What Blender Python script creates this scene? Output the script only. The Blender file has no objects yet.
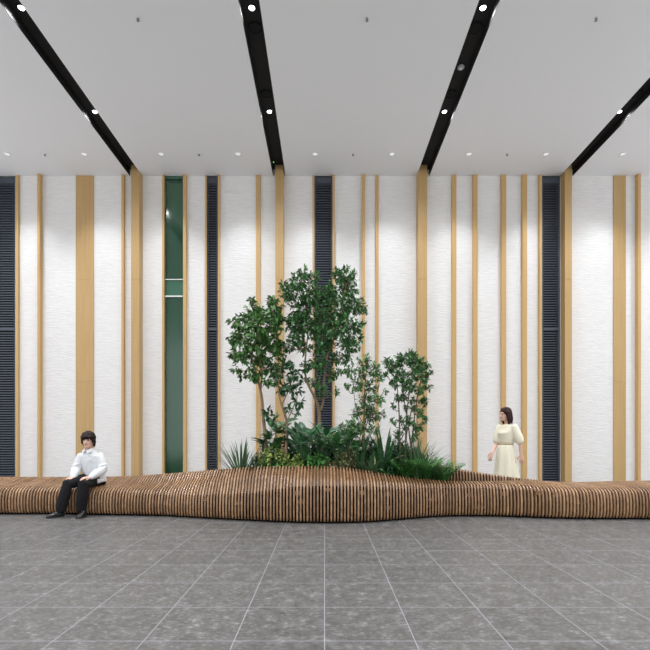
import bpy, bmesh, math, random
from mathutils import Vector, Matrix
random.seed(7)
scn = bpy.context.scene
COL = scn.collection
PI = math.pi

# ------------------------------------------------------------------ camera, world, exposure
F = 463.0; CX = 324.5; CY = 436.0; EYE = 1.2          # focal length in pixels, vanishing point, eye height
cam_d = bpy.data.cameras.new('camera'); cam = bpy.data.objects.new('camera', cam_d); COL.objects.link(cam)
cam_d.sensor_width = 36; cam_d.lens = 36 * F / 650
cam_d.shift_x = 0.5 / 650; cam_d.shift_y = (CY - 325) / 650
cam.location = (0, 0, EYE); cam.rotation_euler = (PI / 2, 0, 0)
cam_d.clip_start = 0.05; cam_d.clip_end = 200
scn.camera = cam
scn.view_settings.view_transform = 'Standard'; scn.view_settings.look = 'None'
scn.view_settings.gamma = 1.0; scn.view_settings.use_curve_mapping = False
scn.view_settings.exposure = 0.12
wd = bpy.data.worlds.new('world'); scn.world = wd; wd.use_nodes = True
bg = wd.node_tree.nodes['Background']
bg.inputs[0].default_value = (0.965, 0.975, 1.0, 1); bg.inputs[1].default_value = 1.36
W_WASH = 175.0      # wall washer power
W_SLOT = 240.0     # slot spot power

WALL = 10.5; CEIL = EYE + 260 * WALL / F
def P(px, py, D): return Vector(((px - CX) / F * D, D, EYE + (CY - py) / F * D))
def PX(px, D): return (px - CX) / F * D

# ------------------------------------------------------------------ materials
def mat(name, col, rough=0.6, spec=0.5, metal=0.0):
    m = bpy.data.materials.new(name); m.use_nodes = True
    b = m.node_tree.nodes['Principled BSDF']
    b.inputs['Base Color'].default_value = (*col, 1); b.inputs['Roughness'].default_value = rough
    b.inputs['Metallic'].default_value = metal; b.inputs['Specular IOR Level'].default_value = spec
    return m
class NT:
    def __init__(s, m): s.t = m.node_tree; s.b = s.t.nodes['Principled BSDF']
    def n(s, typ, **kw):
        nd = s.t.nodes.new(typ)
        for k, v in kw.items():
            if k.startswith('i_'):
                key = k[2:]; key = int(key) if key.isdigit() else key.replace('_', ' ')
                nd.inputs[key].default_value = v
            else: setattr(nd, k, v)
        return nd
    def l(s, a, b): s.t.links.new(a, b)
    def pos(s, scale=(1, 1, 1), loc=(0, 0, 0)):
        g = s.n('ShaderNodeNewGeometry'); mp = s.n('ShaderNodeMapping')
        mp.inputs['Scale'].default_value = scale; mp.inputs['Location'].default_value = loc
        s.l(g.outputs['Position'], mp.inputs['Vector']); return mp.outputs[0]
    def noise(s, vec, scale, detail=3, rough=.55):
        nd = s.n('ShaderNodeTexNoise'); nd.inputs['Scale'].default_value = scale; nd.inputs['Detail'].default_value = detail
        nd.inputs['Roughness'].default_value = rough; s.l(vec, nd.inputs['Vector']); return nd.outputs['Fac']
    def ramp(s, fac, stops):
        r = s.n('ShaderNodeValToRGB'); e = r.color_ramp.elements
        while len(e) < len(stops): e.new(.5)
        for k, (p, c) in enumerate(stops): e[k].position = p; e[k].color = (*c, 1)
        s.l(fac, r.inputs[0]); return r.outputs[0]
    def mix(s, fac, a, b, typ='MIX'):
        m = s.n('ShaderNodeMixRGB'); m.blend_type = typ
        for v, i in ((fac, 0), (a, 1), (b, 2)):
            if hasattr(v, 'is_linked'): s.l(v, m.inputs[i])
            else: m.inputs[i].default_value = v if i == 0 else (*v, 1)
        return m.outputs[0]
    def bump(s, h, dist, strength=1.0):
        b = s.n('ShaderNodeBump'); b.inputs['Distance'].default_value = dist; b.inputs['Strength'].default_value = strength
        s.l(h, b.inputs['Height']); s.l(b.outputs[0], s.b.inputs['Normal'])
    def color(s, c): s.l(c, s.b.inputs['Base Color'])

M = {}
# cream wall: fine ragged horizontal relief
m = M['cream'] = mat('cream_plaster', (.80, .785, .755), .9, .2); t = NT(m)
n1 = t.noise(t.pos((2.2, 2.2, 22)), 2.0, 5, .6); n2 = t.noise(t.pos((6, 6, 40)), 1.6, 3)
t.color(t.ramp(n1, [(.32, (.745, .735, .722)), (.68, (.835, .825, .81))]))
mx = t.mix(.5, n1, n2); t.bump(mx, .016, .9)
# oak
def oak(name, a, b, axis=(30, 30, .7)):
    m = mat(name, a, .45, .35); t = NT(m)
    n = t.noise(t.pos(axis), 1.6, 4, .6); t.color(t.ramp(n, [(.3, b), (.7, a)])); return m
M['oak'] = oak('oak', (.61, .40, .17), (.53, .335, .135))
M['oak_wide'] = oak('oak_board', (.54, .365, .165), (.47, .305, .13))
M['joint'] = mat('joint_line', (.3, .19, .08), .7)
M['ceiling'] = mat('ceiling_paint', (.86, .87, .90), .9, .2)
M['black'] = mat('matt_black', (.012, .012, .012), .75, .25)
M['blackgloss'] = mat('slot_black', (.022, .022, .023), .7, .2)
M['louvre'] = mat('louvre_paint', (.062, .074, .095), .4, .5)
M['louvre_back'] = mat('louvre_back', (.01, .011, .014), .8, .2)
M['green'] = mat('green_board', (.075, .21, .135), .5, .4)
M['green_dark'] = mat('green_beam', (.05, .15, .098), .6, .3)
M['green_pale'] = mat('green_landing', (.22, .46, .36), .5, .3)
M['steel'] = mat('brushed_steel', (.72, .74, .75), .3, .5, .9)
m = M['glass'] = bpy.data.materials.new('green_glass'); m.use_nodes = True
t_ = m.node_tree; t_.nodes.remove(t_.nodes['Principled BSDF'])
tr = t_.nodes.new('ShaderNodeBsdfTransparent'); tr.inputs[0].default_value = (.86, .95, .90, 1)
gl = t_.nodes.new('ShaderNodeBsdfGlossy'); gl.inputs['Roughness'].default_value = .12
fr = t_.nodes.new('ShaderNodeFresnel'); fr.inputs[0].default_value = 1.5
ms = t_.nodes.new('ShaderNodeMixShader'); t_.links.new(fr.outputs[0], ms.inputs[0]); t_.links.new(tr.outputs[0], ms.inputs[1])
t_.links.new(gl.outputs[0], ms.inputs[2]); t_.links.new(ms.outputs[0], t_.nodes['Material Output'].inputs[0])
# floor tiles
m = M['floor'] = mat('stone_tiles', (.3, .3, .29), .5, .4); t = NT(m)
br = t.n('ShaderNodeTexBrick'); br.offset = 0; br.squash = 1
for k, v in (('Scale', 1.0), ('Mortar Size', .0028), ('Mortar Smooth', .1), ('Brick Width', .53), ('Row Height', .535), ('Bias', 0)):
    br.inputs[k].default_value = v
br.inputs['Color1'].default_value = (.9, .9, .9, 1); br.inputs['Color2'].default_value = (1.08, 1.08, 1.08, 1); br.inputs['Mortar'].default_value = (1, 1, 1, 1)
t.l(t.pos((1, 1, 0), (0, -2.71 + .535 * 8, 0)), br.inputs['Vector'])
na = t.noise(t.pos((1, 1, 1)), 9, 6, .7); nb = t.noise(t.pos((.8, 1.3, 1)), 32, 5, .7)
ca = t.ramp(na, [(.33, (.091, .089, .086)), (.52, (.128, .126, .123)), (.70, (.205, .204, .205))])
cb = t.ramp(nb, [(.40, (.74, .74, .725)), (.56, (1.0, 1.0, 1.0)), (.68, (1.75, 1.75, 1.75))])
cc = t.mix(1.0, ca, cb, 'MULTIPLY'); cd = t.mix(.8, cc, br.outputs['Color'], 'MULTIPLY')
ce = t.mix(br.outputs['Fac'], cd, (.29, .295, .33)); t.color(ce)
t.l(t.ramp(na, [(.3, (.38, .38, .38)), (.7, (.55, .55, .55))]), t.b.inputs['Roughness'])
# bench wood, varied slat by slat
PITCH = .0465
m = M['slat'] = mat('lacquered_slats', (.35, .2, .1), .36, .7); t = NT(m)
g = t.n('ShaderNodeNewGeometry'); sx = t.n('ShaderNodeSeparateXYZ'); t.l(g.outputs['Position'], sx.inputs[0])
d1 = t.n('ShaderNodeMath', operation='DIVIDE'); d1.inputs[1].default_value = PITCH; t.l(sx.outputs[0], d1.inputs[0])
rd = t.n('ShaderNodeMath', operation='ROUND'); t.l(d1.outputs[0], rd.inputs[0])
wn = t.n('ShaderNodeTexWhiteNoise'); wn.noise_dimensions = '1D'; t.l(rd.outputs[0], wn.inputs['W'])
c1 = t.ramp(wn.outputs['Value'], [(0, (.22, .122, .060)), (.5, (.31, .178, .090)), (1, (.40, .24, .13))])
n = t.noise(t.pos((21.5, 5, 9)), 1.4, 4, .65)
c2 = t.ramp(n, [(.32, (.6, .57, .54)), (.5, (.95, .95, .95)), (.68, (1.25, 1.25, 1.2))])
t.color(t.mix(1, c1, c2, 'MULTIPLY'))
M['core'] = mat('plinth_gap_shade', (.012, .009, .007), .9, .1)  # black of the plinth, also the painted dark inside the slat gaps
M['block'] = mat('spacer_wood', (.20, .105, .05), .6, .3)
M['infill'] = mat('infill_wood', (.15, .085, .045), .5, .4)
M['soil'] = mat('dark_soil', (.035, .025, .018), .95, .1)
def leafmat(name, a, b, rough=.38):
    m = mat(name, a, rough, .45); t = NT(m)
    n = t.noise(t.pos((1, 1, 1)), 14, 2); t.color(t.ramp(n, [(.35, a), (.65, b)]))
    return m
M['leaf_ficus'] = leafmat('ficus_leaf', (.05, .14, .04), (.12, .28, .07))
M['leaf_tall'] = leafmat('tall_tree_leaf', (.042, .135, .045), (.10, .27, .08))
M['leaf_fine'] = leafmat('fine_leaf', (.09, .20, .075), (.18, .34, .14))
M['leaf_right'] = leafmat('right_tree_leaf', (.055, .15, .05), (.12, .28, .10))
M['leaf_dark'] = leafmat('dark_leaf', (.025, .09, .038), (.06, .17, .065), .3)
M['leaf_big'] = leafmat('big_leaf', (.03, .11, .035), (.07, .20, .06), .3)
M['leaf_lime'] = leafmat('lime_leaf', (.24, .38, .08), (.42, .55, .17))
M['leaf_croton'] = leafmat('mottled_leaf', (.13, .20, .07), (.36, .36, .19))
M['leaf_spike'] = leafmat('spiky_leaf', (.05, .12, .055), (.10, .19, .09))
M['leaf_fern'] = leafmat('fern_leaf', (.065, .23, .055), (.15, .40, .10))
M['leaf_pale'] = leafmat('cream_leaf', (.36, .42, .20), (.55, .58, .34))
M['bark'] = oak('bark', (.30, .21, .12), (.20, .135, .075), (20, 20, 6))
M['bark_dark'] = oak('dark_bark', (.17, .13, .085), (.10, .075, .05), (20, 20, 6))
M['skin'] = mat('skin', (.68, .43, .33), .5, .4)
M['lip'] = mat('lips', (.42, .16, .14), .5); M['eye'] = mat('eye', (.02, .015, .012), .25)
M['hair_black'] = mat('black_hair', (.016, .008, .008), .55, .2); M['hair_brown'] = mat('brown_hair', (.030, .012, .009), .55, .2)
m = M['shirt'] = mat('white_cotton', (.74, .76, .78), .85, .2); t = NT(m); t.bump(t.noise(t.pos((1, 1, .45)), 13, 3), .035, .9)
m = M['trousers'] = mat('black_twill', (.012, .012, .014), .85, .2); t = NT(m); t.bump(t.noise(t.pos((1, 1, .5)), 15, 3), .02, .6)
M['shoe'] = mat('black_leather', (.012, .012, .012), .35, .5); M['sole'] = mat('black_rubber', (.02, .02, .02), .8)
M['button'] = mat('button', (.62, .62, .6), .4)
m = M['dress'] = mat('cream_cotton', (.80, .77, .62), .85, .2); t = NT(m); t.bump(t.noise(t.pos((1, 1, .3)), 14, 3), .02, .5)
M['belt'] = mat('beige_belt', (.62, .53, .36), .7); M['ladyshoe'] = mat('beige_leather', (.55, .43, .3), .4)
M['white'] = mat('white_enamel', (.8, .8, .82), .4); M['grey'] = mat('grey_metal', (.28, .28, .29), .4, .5, .5)
def emis(name, col, s):
    m = mat(name, (.8, .8, .8)); b = m.node_tree.nodes['Principled BSDF']
    b.inputs['Emission Color'].default_value = (*col, 1); b.inputs['Emission Strength'].default_value = s; return m
M['lamp'] = emis('lamp_glow', (1, .99, .97), 9.0); M['lamp_dim'] = emis('washer_glow', (.93, .96, 1), .45)
M['strip'] = mat('reflection_white', (.82, .86, .84), .4); M['led'] = emis('green_led', (.2, 1, .15), .6)  # strip: near-white, so a bar passes for a bright reflection

# ------------------------------------------------------------------ mesh helpers
class MB:
    def __init__(s): s.v = []; s.f = []; s.mi = []
    def add(s, verts, faces, mi=0):
        o = len(s.v); s.v += [tuple(v) for v in verts]; s.f += [tuple(i + o for i in f) for f in faces]; s.mi += [mi] * len(faces)
    def box(s, x0, x1, y0, y1, z0, z1):
        s.add([(x0,y0,z0),(x1,y0,z0),(x1,y1,z0),(x0,y1,z0),(x0,y0,z1),(x1,y0,z1),(x1,y1,z1),(x0,y1,z1)],
              [(0,3,2,1),(4,5,6,7),(0,1,5,4),(1,2,6,5),(2,3,7,6),(3,0,4,7)])
    def rings(s, rings, closed=True, caps=True):
        n = len(rings[0]); v = [p for r in rings for p in r]; f = []
        for i in range(len(rings) - 1):
            for j in range(n if closed else n - 1):
                k = (j + 1) % n; f.append((i*n+j, i*n+k, (i+1)*n+k, (i+1)*n+j))
        if caps: f.append(tuple(range(n))[::-1]); f.append(tuple(range((len(rings)-1)*n, len(rings)*n)))
        s.add(v, f)
    def tube(s, pts, rad, n=8, round_ends=False):
        pts = [Vector(p) for p in pts]; rad = list(rad) if hasattr(rad, '__len__') else [rad] * len(pts)
        if round_ends:
            def ext(p, q, r):
                d = (p - q).normalized(); return [(p + d * r * .98, r * .2), (p + d * r * .75, r * .66), (p + d * r * .4, r * .92)]
            a = ext(pts[0], pts[1], rad[0]); b = ext(pts[-1], pts[-2], rad[-1])
            pts = [x[0] for x in a] + pts + [x[0] for x in b[::-1]]; rad = [x[1] for x in a] + rad + [x[1] for x in b[::-1]]
        ref = Vector((.31, .87, .38)); R = []
        for i, p in enumerate(pts):
            d = (pts[min(i + 1, len(pts) - 1)] - pts[max(i - 1, 0)]).normalized()
            u = ref - d * ref.dot(d)
            if u.length < .05: u = Vector((1, 0, 0)) - d * d.x
            u.normalize(); ref = u; w = d.cross(u)
            R.append([p + (u * math.cos(a) + w * math.sin(a)) * rad[i] for a in (2 * PI * k / n for k in range(n))])
        s.rings(R)
    def loft(s, st, n=20):                       # stations: (centre, side vector*rx, front vector*ry)
        s.rings([[c + a * math.cos(2*PI*k/n) + b * math.sin(2*PI*k/n) for k in range(n)] for c, a, b in st])
    def ball(s, c, ax, n=14, m=9):
        c = Vector(c); R = []
        for i in range(m):
            th = PI * (i + .5) / m; R.append([c + ax[0]*math.sin(th)*math.cos(2*PI*k/n) + ax[1]*math.sin(th)*math.sin(2*PI*k/n) - ax[2]*math.cos(th) for k in range(n)])
        s.rings(R)
    def disc(s, c, r, h, n=20, r2=None):         # short vertical cylinder, c at its top
        r2 = r if r2 is None else r2
        s.rings([[(c[0]+rr*math.cos(2*PI*k/n), c[1]+rr*math.sin(2*PI*k/n), z) for k in range(n)] for rr, z in ((r2, c[2]-h), (r, c[2]))])
    def build(s, name, material, parent=None, smooth=False, bevel=0):
        me = bpy.data.meshes.new(name); me.from_pydata(s.v, [], s.f)
        for mm in (material if isinstance(material, list) else [material]): me.materials.append(mm)
        bm = bmesh.new(); bm.from_mesh(me); bmesh.ops.recalc_face_normals(bm, faces=bm.faces[:]) if len(bm.faces) < 30000 else None
        bm.to_mesh(me); bm.free()
        if smooth: me.polygons.foreach_set('use_smooth', [True] * len(me.polygons))
        o = bpy.data.objects.new(name, me); COL.objects.link(o)
        if parent is not None:
            o.parent = parent; o.matrix_parent_inverse = Matrix.Translation(-parent.location)
        if bevel:
            b = o.modifiers.new('bevel', 'BEVEL'); b.width = bevel; b.segments = 2; b.limit_method = 'ANGLE'
        return o
def tag(o, label, cat, group=None, kind=None):
    o['label'] = label; o['category'] = cat
    if group: o['group'] = group
    if kind: o['kind'] = kind
    return o
def thing(name, label, cat, loc, group=None):
    o = bpy.data.objects.new(name, None); COL.objects.link(o); o.location = loc; o.empty_display_size = .1
    return tag(o, label, cat, group, 'thing')
def remesh(o, voxel, smooth_it=4, factor=.5):
    r = o.modifiers.new('r', 'REMESH'); r.mode = 'VOXEL'; r.voxel_size = voxel; r.use_smooth_shade = True
    if smooth_it: s = o.modifiers.new('s', 'SMOOTH'); s.iterations = smooth_it; s.factor = factor
    dg = bpy.context.evaluated_depsgraph_get(); me = bpy.data.meshes.new_from_object(o.evaluated_get(dg))
    mats = list(o.data.materials); o.modifiers.clear(); o.data = me; me.materials.clear()
    for mm in mats: me.materials.append(mm)
    me.polygons.foreach_set('use_smooth', [True] * len(me.polygons))
    return o

# ------------------------------------------------------------------ room shell
X0, X1, YB = -11.0, 11.0, -9.0
b = MB(); b.box(X0, X1, YB, WALL + .6, -.1, 0); o = b.build('floor', M['floor']); tag(o, 'grey speckled stone tile floor with pale joints', 'floor', kind='structure')
# openings of the back wall: (px0, px1, kind)
openings = [(-9, 15.5, 'l'), (164, 183, 'g'), (206.5, 218, 'l'), (314.2, 332.6, 'l'), (542, 560.5, 'l')]
b = MB(); x = X0
for a, c, k in openings:
    b.box(x, PX(a, WALL), WALL, WALL + .3, 0, CEIL + .2); x = PX(c, WALL)
b.box(x, X1, WALL, WALL + .3, 0, CEIL + .2)
b.box(X0, X1, WALL + .3, WALL + .4, 0, CEIL + .2)
o = b.build('wall_back', M['cream']); tag(o, 'tall cream wall with fine ragged horizontal relief', 'wall', kind='structure')
# ceiling with slots
SLOT_PX = [-8, 136, 279.3, 423, 566.5, 710]
slots = [(PX(p, WALL) - .142, PX(p, WALL) + .142) for p in SLOT_PX]; SD = .15
b = MB(); x = X0
for a, c in slots: b.box(x, a, YB, WALL, CEIL, CEIL + SD); x = c
b.box(x, X1, YB, WALL, CEIL, CEIL + SD); b.box(X0, X1, YB, WALL + .3, CEIL + SD + .01, CEIL + SD + .2)
o = b.build('ceiling', M['ceiling']); tag(o, 'plain pale grey ceiling cut by black slots', 'ceiling', kind='structure')
trim_n = [0]
def trim(mb, material, label, cat, bevel=0):
    trim_n[0] += 1
    return tag(mb.build('trim_%d' % trim_n[0], material, bevel=bevel), label, cat, kind='structure')
slot_where = ['beyond the left edge of the frame', 'ending above the wooden column beside the green glass', 'ending above the wooden column left of the big trees',
              'ending above the wooden column behind the right tree', 'ending above the column beside the far right louvre', 'beyond the right edge of the frame']
for (a, c), wh in zip(slots, slot_where):
    b = MB(); e = .004
    b.box(a + e*0, a + e, YB, WALL, CEIL + .001, CEIL + SD); b.box(c - e, c, YB, WALL, CEIL + .001, CEIL + SD); b.box(a + e, c - e, YB, WALL, CEIL + SD - e, CEIL + SD + .005)
    trim(b, M['blackgloss'], 'black recessed ceiling light slot ' + wh, 'light slot')
# battens (px0, px1, protrusion, label)
bat = [(15.7, 18.2, .05, 'thin oak batten on the right edge of the leftmost louvre'),
       (37.2, 39.8, .10, 'deep oak batten between the leftmost louvre and the wide board behind the seated man'),
       (121.3, 123.8, .07, 'thin oak batten just left of the column beside the green glass'),
       (162, 164, .06, 'thin oak batten on the left edge of the green glass'),
       (183, 186, .08, 'oak batten on the right edge of the green glass'),
       (205, 206.6, .04, 'thin oak batten on the left edge of the narrow louvre'),
       (217.8, 219.8, .06, 'thin oak batten on the right edge of the narrow louvre'),
       (256, 260.3, .05, 'oak batten behind the trunk of the left tree'),
       (312.6, 314.4, .04, 'thin oak batten on the left edge of the louvre behind the tallest tree'),
       (332.5, 334.6, .06, 'thin oak batten on the right edge of the louvre behind the tallest tree'),
       (362, 365, .08, 'oak batten directly behind the airy pale tree'),
       (375.6, 378.6, .04, 'oak batten between the airy pale tree and the right tree'),
       (452, 456.4, .05, 'first oak batten right of the column behind the right tree'),
       (473.2, 477.6, .07, 'second oak batten right of the column behind the right tree'),
       (501.6, 506.2, .07, 'oak batten directly above the head of the walking woman'),
       (522.6, 527.2, .07, 'oak batten just right of the walking woman'),
       (539.6, 542, .08, 'thin oak batten on the left edge of the rightmost louvre'),
       (638, 641, .10, 'deep oak batten right of the wide board at the far right')]
for a, c, d, lab in bat:
    D = WALL - d; b = MB(); b.box(PX(a, D), PX(c, D), D, WALL + .01, 0, CEIL); trim(b, M['oak'], lab, 'batten', .004)
def board(a, c, lab, ys):
    D = WALL - .02; b = MB(); zz = [0] + [EYE + (CY - y) / F * D for y in ys] + [CEIL]
    for i in range(len(zz) - 1):
        xs = [a, c] if i % 2 else [a, a + (c - a) * .53, a + (c - a) * .8, c]
        for j in range(len(xs) - 1): b.box(PX(xs[j], D) + .002, PX(xs[j+1], D), D, WALL + .01, zz[i] + .003, zz[i+1])
    trim(b, M['oak_wide'], lab, 'wall board', .002)
board(75.6, 93.6, 'wide flat oak board on the wall behind the seated man', [382, 280])
board(613.6, 626, 'wide flat oak board on the wall at the far right', [382, 280])
# columns rising into the slots: front px0..px1
cols = [(131, 139.2, 'square oak column between the seated man and the green glass'), (275.3, 283.4, 'square oak column between the left tree and the tallest tree'),
        (418, 427.2, 'square oak column behind the right tree'), (565, 572, 'square oak column beside the rightmost louvre')]
for a, c, lab in cols:
    D = WALL - .19; b = MB(); zj = EYE + (CY - 279) / F * D
    b.box(PX(a, D), PX(c, D), D, WALL + .01, 0, zj - .002); b.box(PX(a, D), PX(c, D), D, WALL + .01, zj + .002, CEIL + SD - .006)
    trim(b, M['oak_wide'], lab, 'column', .004)
# louvres
louv_lab = ['dark slatted louvre at the left edge of the wall', 'narrow dark louvre between the green glass and the left tree',
            'dark louvre behind the tallest tree', 'dark louvre between the walking woman and the right column']
for (a, c, k), lab in zip([o for o in openings if o[2] == 'l'], louv_lab):
    xa, xc = PX(a, WALL) + .002, PX(c, WALL) - .002
    root = thing('louvre_panel', lab, 'louvre', ((xa + xc) / 2, WALL + .02, 0), 'dark louvres in the back wall')
    zt = EYE + (CY - 328.5) / F * WALL; fw = .035
    b = MB(); b.box(xa, xa + fw, WALL + .02, WALL + .12, .05, CEIL - .01); b.box(xc - fw, xc, WALL + .02, WALL + .12, .05, CEIL - .01)
    b.box(xa + fw, xc - fw, WALL + .02, WALL + .12, CEIL - .16, CEIL - .01); b.box(xa + fw, xc - fw, WALL + .02, WALL + .12, .05, .15)
    b.build('frame', M['louvre'], root)
    b = MB(); b.box(xa + fw, xc - fw, WALL + .015, WALL + .12, zt - .03, zt + .03); b.build('cross_rail', M['louvre'], root)
    b = MB(); z = .17; done = False
    while z < CEIL - .19:
        if z > zt and not done: b.build('slats', M['louvre'], root); b = MB(); done = True
        if abs(z - zt) > .045:
            y = WALL + .03; h = .024; tz = .012
            b.add([(xa+fw, y, z), (xc-fw, y, z), (xc-fw, y, z + h), (xa+fw, y, z + h), (xa+fw, y+.06, z+tz), (xc-fw, y+.06, z+tz), (xc-fw, y+.06, z+tz+h), (xa+fw, y+.06, z+tz+h)],
                  [(0,3,2,1),(4,5,6,7),(0,1,5,4),(1,2,6,5),(2,3,7,6),(3,0,4,7)])
        z += .057
    b.build('slats', M['louvre'], root)
    b = MB(); b.box(xa, xc, WALL + .2, WALL + .24, .05, CEIL - .01); b.build('back_plate', M['louvre_back'], root)
# green glass bay
xa, xc = PX(164, WALL) + .002, PX(183, WALL) - .002
root = thing('window_1', 'tall narrow green glass bay with two pale horizontal bars, the lower one a modelled reflection', 'window', ((xa + xc) / 2, WALL, 0)); root['kind'] = 'structure'
zf = lambda y, d=0: EYE + (CY - y) / F * (WALL + d)
b = MB(); b.box(xa, xc, WALL + .12, WALL + .16, .02, CEIL - .03); b.build('green_board', M['green'], root)
b = MB(); b.box(xa, xc, WALL + .09, WALL + .118, zf(295), zf(280)); b.build('landing_panel', M['green_pale'], root)
for y, hh in ((279.5, .008), (296.3, .014)): b = MB(); b.box(xa, xc, WALL - .012, WALL + .019, zf(y) - hh, zf(y) + hh); b.build('pale_bar', M['strip'], root)  # pale bars across the glass; the lower one models a bright reflection
b = MB(); p = [(xa, zf(207)), (xc, zf(243)), (xc, zf(228)), (xa + .02, zf(207))]
p = [(xa, zf(206)), (xa, zf(219)), (xc, zf(244)), (xc, zf(230))]
b.add([(x, WALL + .08, z) for x, z in p] + [(x, WALL + .115, z) for x, z in p], [(0,1,2,3),(7,6,5,4),(0,4,5,1),(1,5,6,2),(2,6,7,3),(3,7,4,0)]); b.build('sloping_beam', M['green_dark'], root)
b = MB(); b.box(xa, xc, WALL + .02, WALL + .03, .02, zf(382)); b.box(xa, xc, WALL + .02, WALL + .03, zf(382) + .008, CEIL - .06); b.build('glass_pane', M['glass'], root)
b = MB(); b.box(xa, xc, WALL + .01, WALL + .05, CEIL - .06, CEIL - .005); b.build('head_rail', M['green_dark'], root)

# ------------------------------------------------------------------ ceiling fittings
def spot(name, loc, target, power, angle, blend, parent, size=.05, col=(.985, .985, 1.0)):
    l = bpy.data.lights.new(name, 'SPOT'); l.energy = power; l.spot_size = math.radians(angle); l.spot_blend = blend; l.shadow_soft_size = size; l.color = col
    o = bpy.data.objects.new(name, l); COL.objects.link(o); o.parent = parent; o.matrix_parent_inverse = Matrix.Translation(-parent.location)
    o.location = loc; o.rotation_euler = (Vector(target) - Vector(loc)).to_track_quat('-Z', 'Y').to_euler()
def fitting(name, label, cat, x, y, z, r, lens, ring, group, dome=False):
    root = thing(name, label, cat, (x, y, z), group)
    n = 24; b = MB(); prof = [(r, 0), (r, -.008), (r * .86, -.012), (r * .72, -.006), (r * .70, 0)]
    R = [[(x + q * math.cos(2*PI*k/n), y + q * math.sin(2*PI*k/n), z + h) for k in range(n)] for q, h in prof]
    b.rings(R, caps=False); b.build('ring', ring, root, True)
    b = MB(); b.disc((x, y, z + .0), r * .71, .004 if not dome else .01, n, r * .6); b.build('lens', lens, root)
    return root
dl = [(7, 'above the leftmost louvre'), (84, 'above the wide board behind the seated man'), (161, 'above the left edge of the green glass'), (238, 'above the left tree beside the narrow louvre'),
      (315, 'above the louvre behind the tallest tree'), (392, 'above the gap between the two right trees'), (469, 'above the two battens right of the right tree'),
      (546, 'above the rightmost louvre'), (623, 'above the wide board at the far right'), (-70, 'beyond the left edge'), (700, 'beyond the right edge')]
DY = F * (CEIL - EYE) / 282
for p, wh in dl:
    x = PX(p, DY); rt = fitting('recessed_downlight', 'small round white ceiling downlight ' + wh, 'downlight', x, DY, CEIL, .068, M['lamp_dim'], M['white'], 'wall-washing ceiling downlights')
    spot('washer_lamp', (x, DY, CEIL - .03), (x, DY + .28, 0), W_WASH, 78, 1.0, rt, .05, (.90, .945, 1.0))
for p, wh in [(45, 'above the deep batten beside the leftmost louvre'), (199, 'left of the narrow louvre'), (353, 'right of the louvre behind the tallest tree'), (507, 'above the walking woman')]:
    x = PX(p, DY); rt = thing('sprinkler_head', 'tiny grey ceiling sprinkler near the wall ' + wh, 'sprinkler', (x, DY, CEIL), 'ceiling sprinklers')
    b = MB(); b.disc((x, DY, CEIL), .028, .006); b.build('cover_plate', M['white'], rt); b = MB(); b.disc((x, DY, CEIL - .006), .014, .03, 10, .02); b.build('head', M['grey'], rt)
D2 = F * (CEIL - EYE) / 418
for p, wh in [(138, 'left of the second black slot'), (367, 'between the two middle black slots'), (596, 'beside the rightmost black slot')]:
    x = PX(p, D2); rt = thing('sprinkler_head', 'tiny grey sprinkler in the nearer ceiling ' + wh, 'sprinkler', (x, D2, CEIL), 'ceiling sprinklers')
    b = MB(); b.disc((x, D2, CEIL), .03, .006); b.build('cover_plate', M['white'], rt); b = MB(); b.disc((x, D2, CEIL - .006), .014, .035, 10, .022); b.build('head', M['grey'], rt)
ZS = CEIL + SD - .006
order = ['slot beyond the left edge', 'black slot above the seated man', 'black slot above the left tree', 'black slot above the right tree', 'black slot at the far right', 'slot beyond the right edge']
for i, (a, c) in enumerate(slots):
    x = (a + c) / 2
    for D, nm in ((8.62, 'farther'), (6.53, 'nearer'), (4.43, 'overhead'), (2.33, 'second overhead'), (.2, 'third overhead'), (-2, 'fourth overhead')):
        rt = fitting('slot_spotlight', nm + ' glaring round spotlight inside the ' + order[i], 'spotlight', x, D, ZS, .06, M['lamp'], M['black'], 'spotlights in the ceiling slots', True)
        spot('slot_lamp', (x, D, ZS - .02), (x, D, 0), W_SLOT, 140, 1.0, rt, .05)
    if i in (2, 3, 4):
        for y, nm in ((28, 'nearer'), (94, 'farther')):
            D = F * (ZS - EYE) / (CY - y); rt = thing('ceiling_speaker', nm + ' round black speaker sunk in the ' + order[i], 'speaker', (x, D, ZS), 'black speakers in the ceiling slots')
            b = MB(); n = 24
            b.rings([[(x + q*math.cos(2*PI*k/n), D + q*math.sin(2*PI*k/n), ZS + h) for k in range(n)] for q, h in ((.105, 0), (.105, -.012), (.085, -.014), (.08, -.002))], caps=False); b.build('ring', M['black'], rt, True)
            b = MB(); b.disc((x, D, ZS), .082, .005); b.build('grille', M['black'], rt)
x = (slots[3][0] + slots[3][1]) / 2; D = F * (ZS - EYE) / (CY - 67)
rt = thing('smoke_detector', 'white round detector between two spotlights in the black slot above the right tree', 'detector', (x, D, ZS))
b = MB(); b.disc((x, D, ZS), .055, .012); b.build('base', M['white'], rt); b = MB(); b.disc((x, D, ZS - .012), .05, .018, 20, .03); b.build('cap', M['white'], rt, True)
x = slots[2][0] + .05; D = WALL - .35
rt = thing('indicator_lamp', 'tiny green indicator light at the top of the column left of the tallest tree', 'indicator', (x, D, ZS))
b = MB(); b.disc((x, D, ZS), .02, .03, 12); b.build('body', M['black'], rt); b = MB(); b.ball((x, D, ZS - .035), [Vector((.014,0,0)), Vector((0,.014,0)), Vector((0,0,.012))], 10, 6); b.build('lens', M['led'], rt, True)

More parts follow.
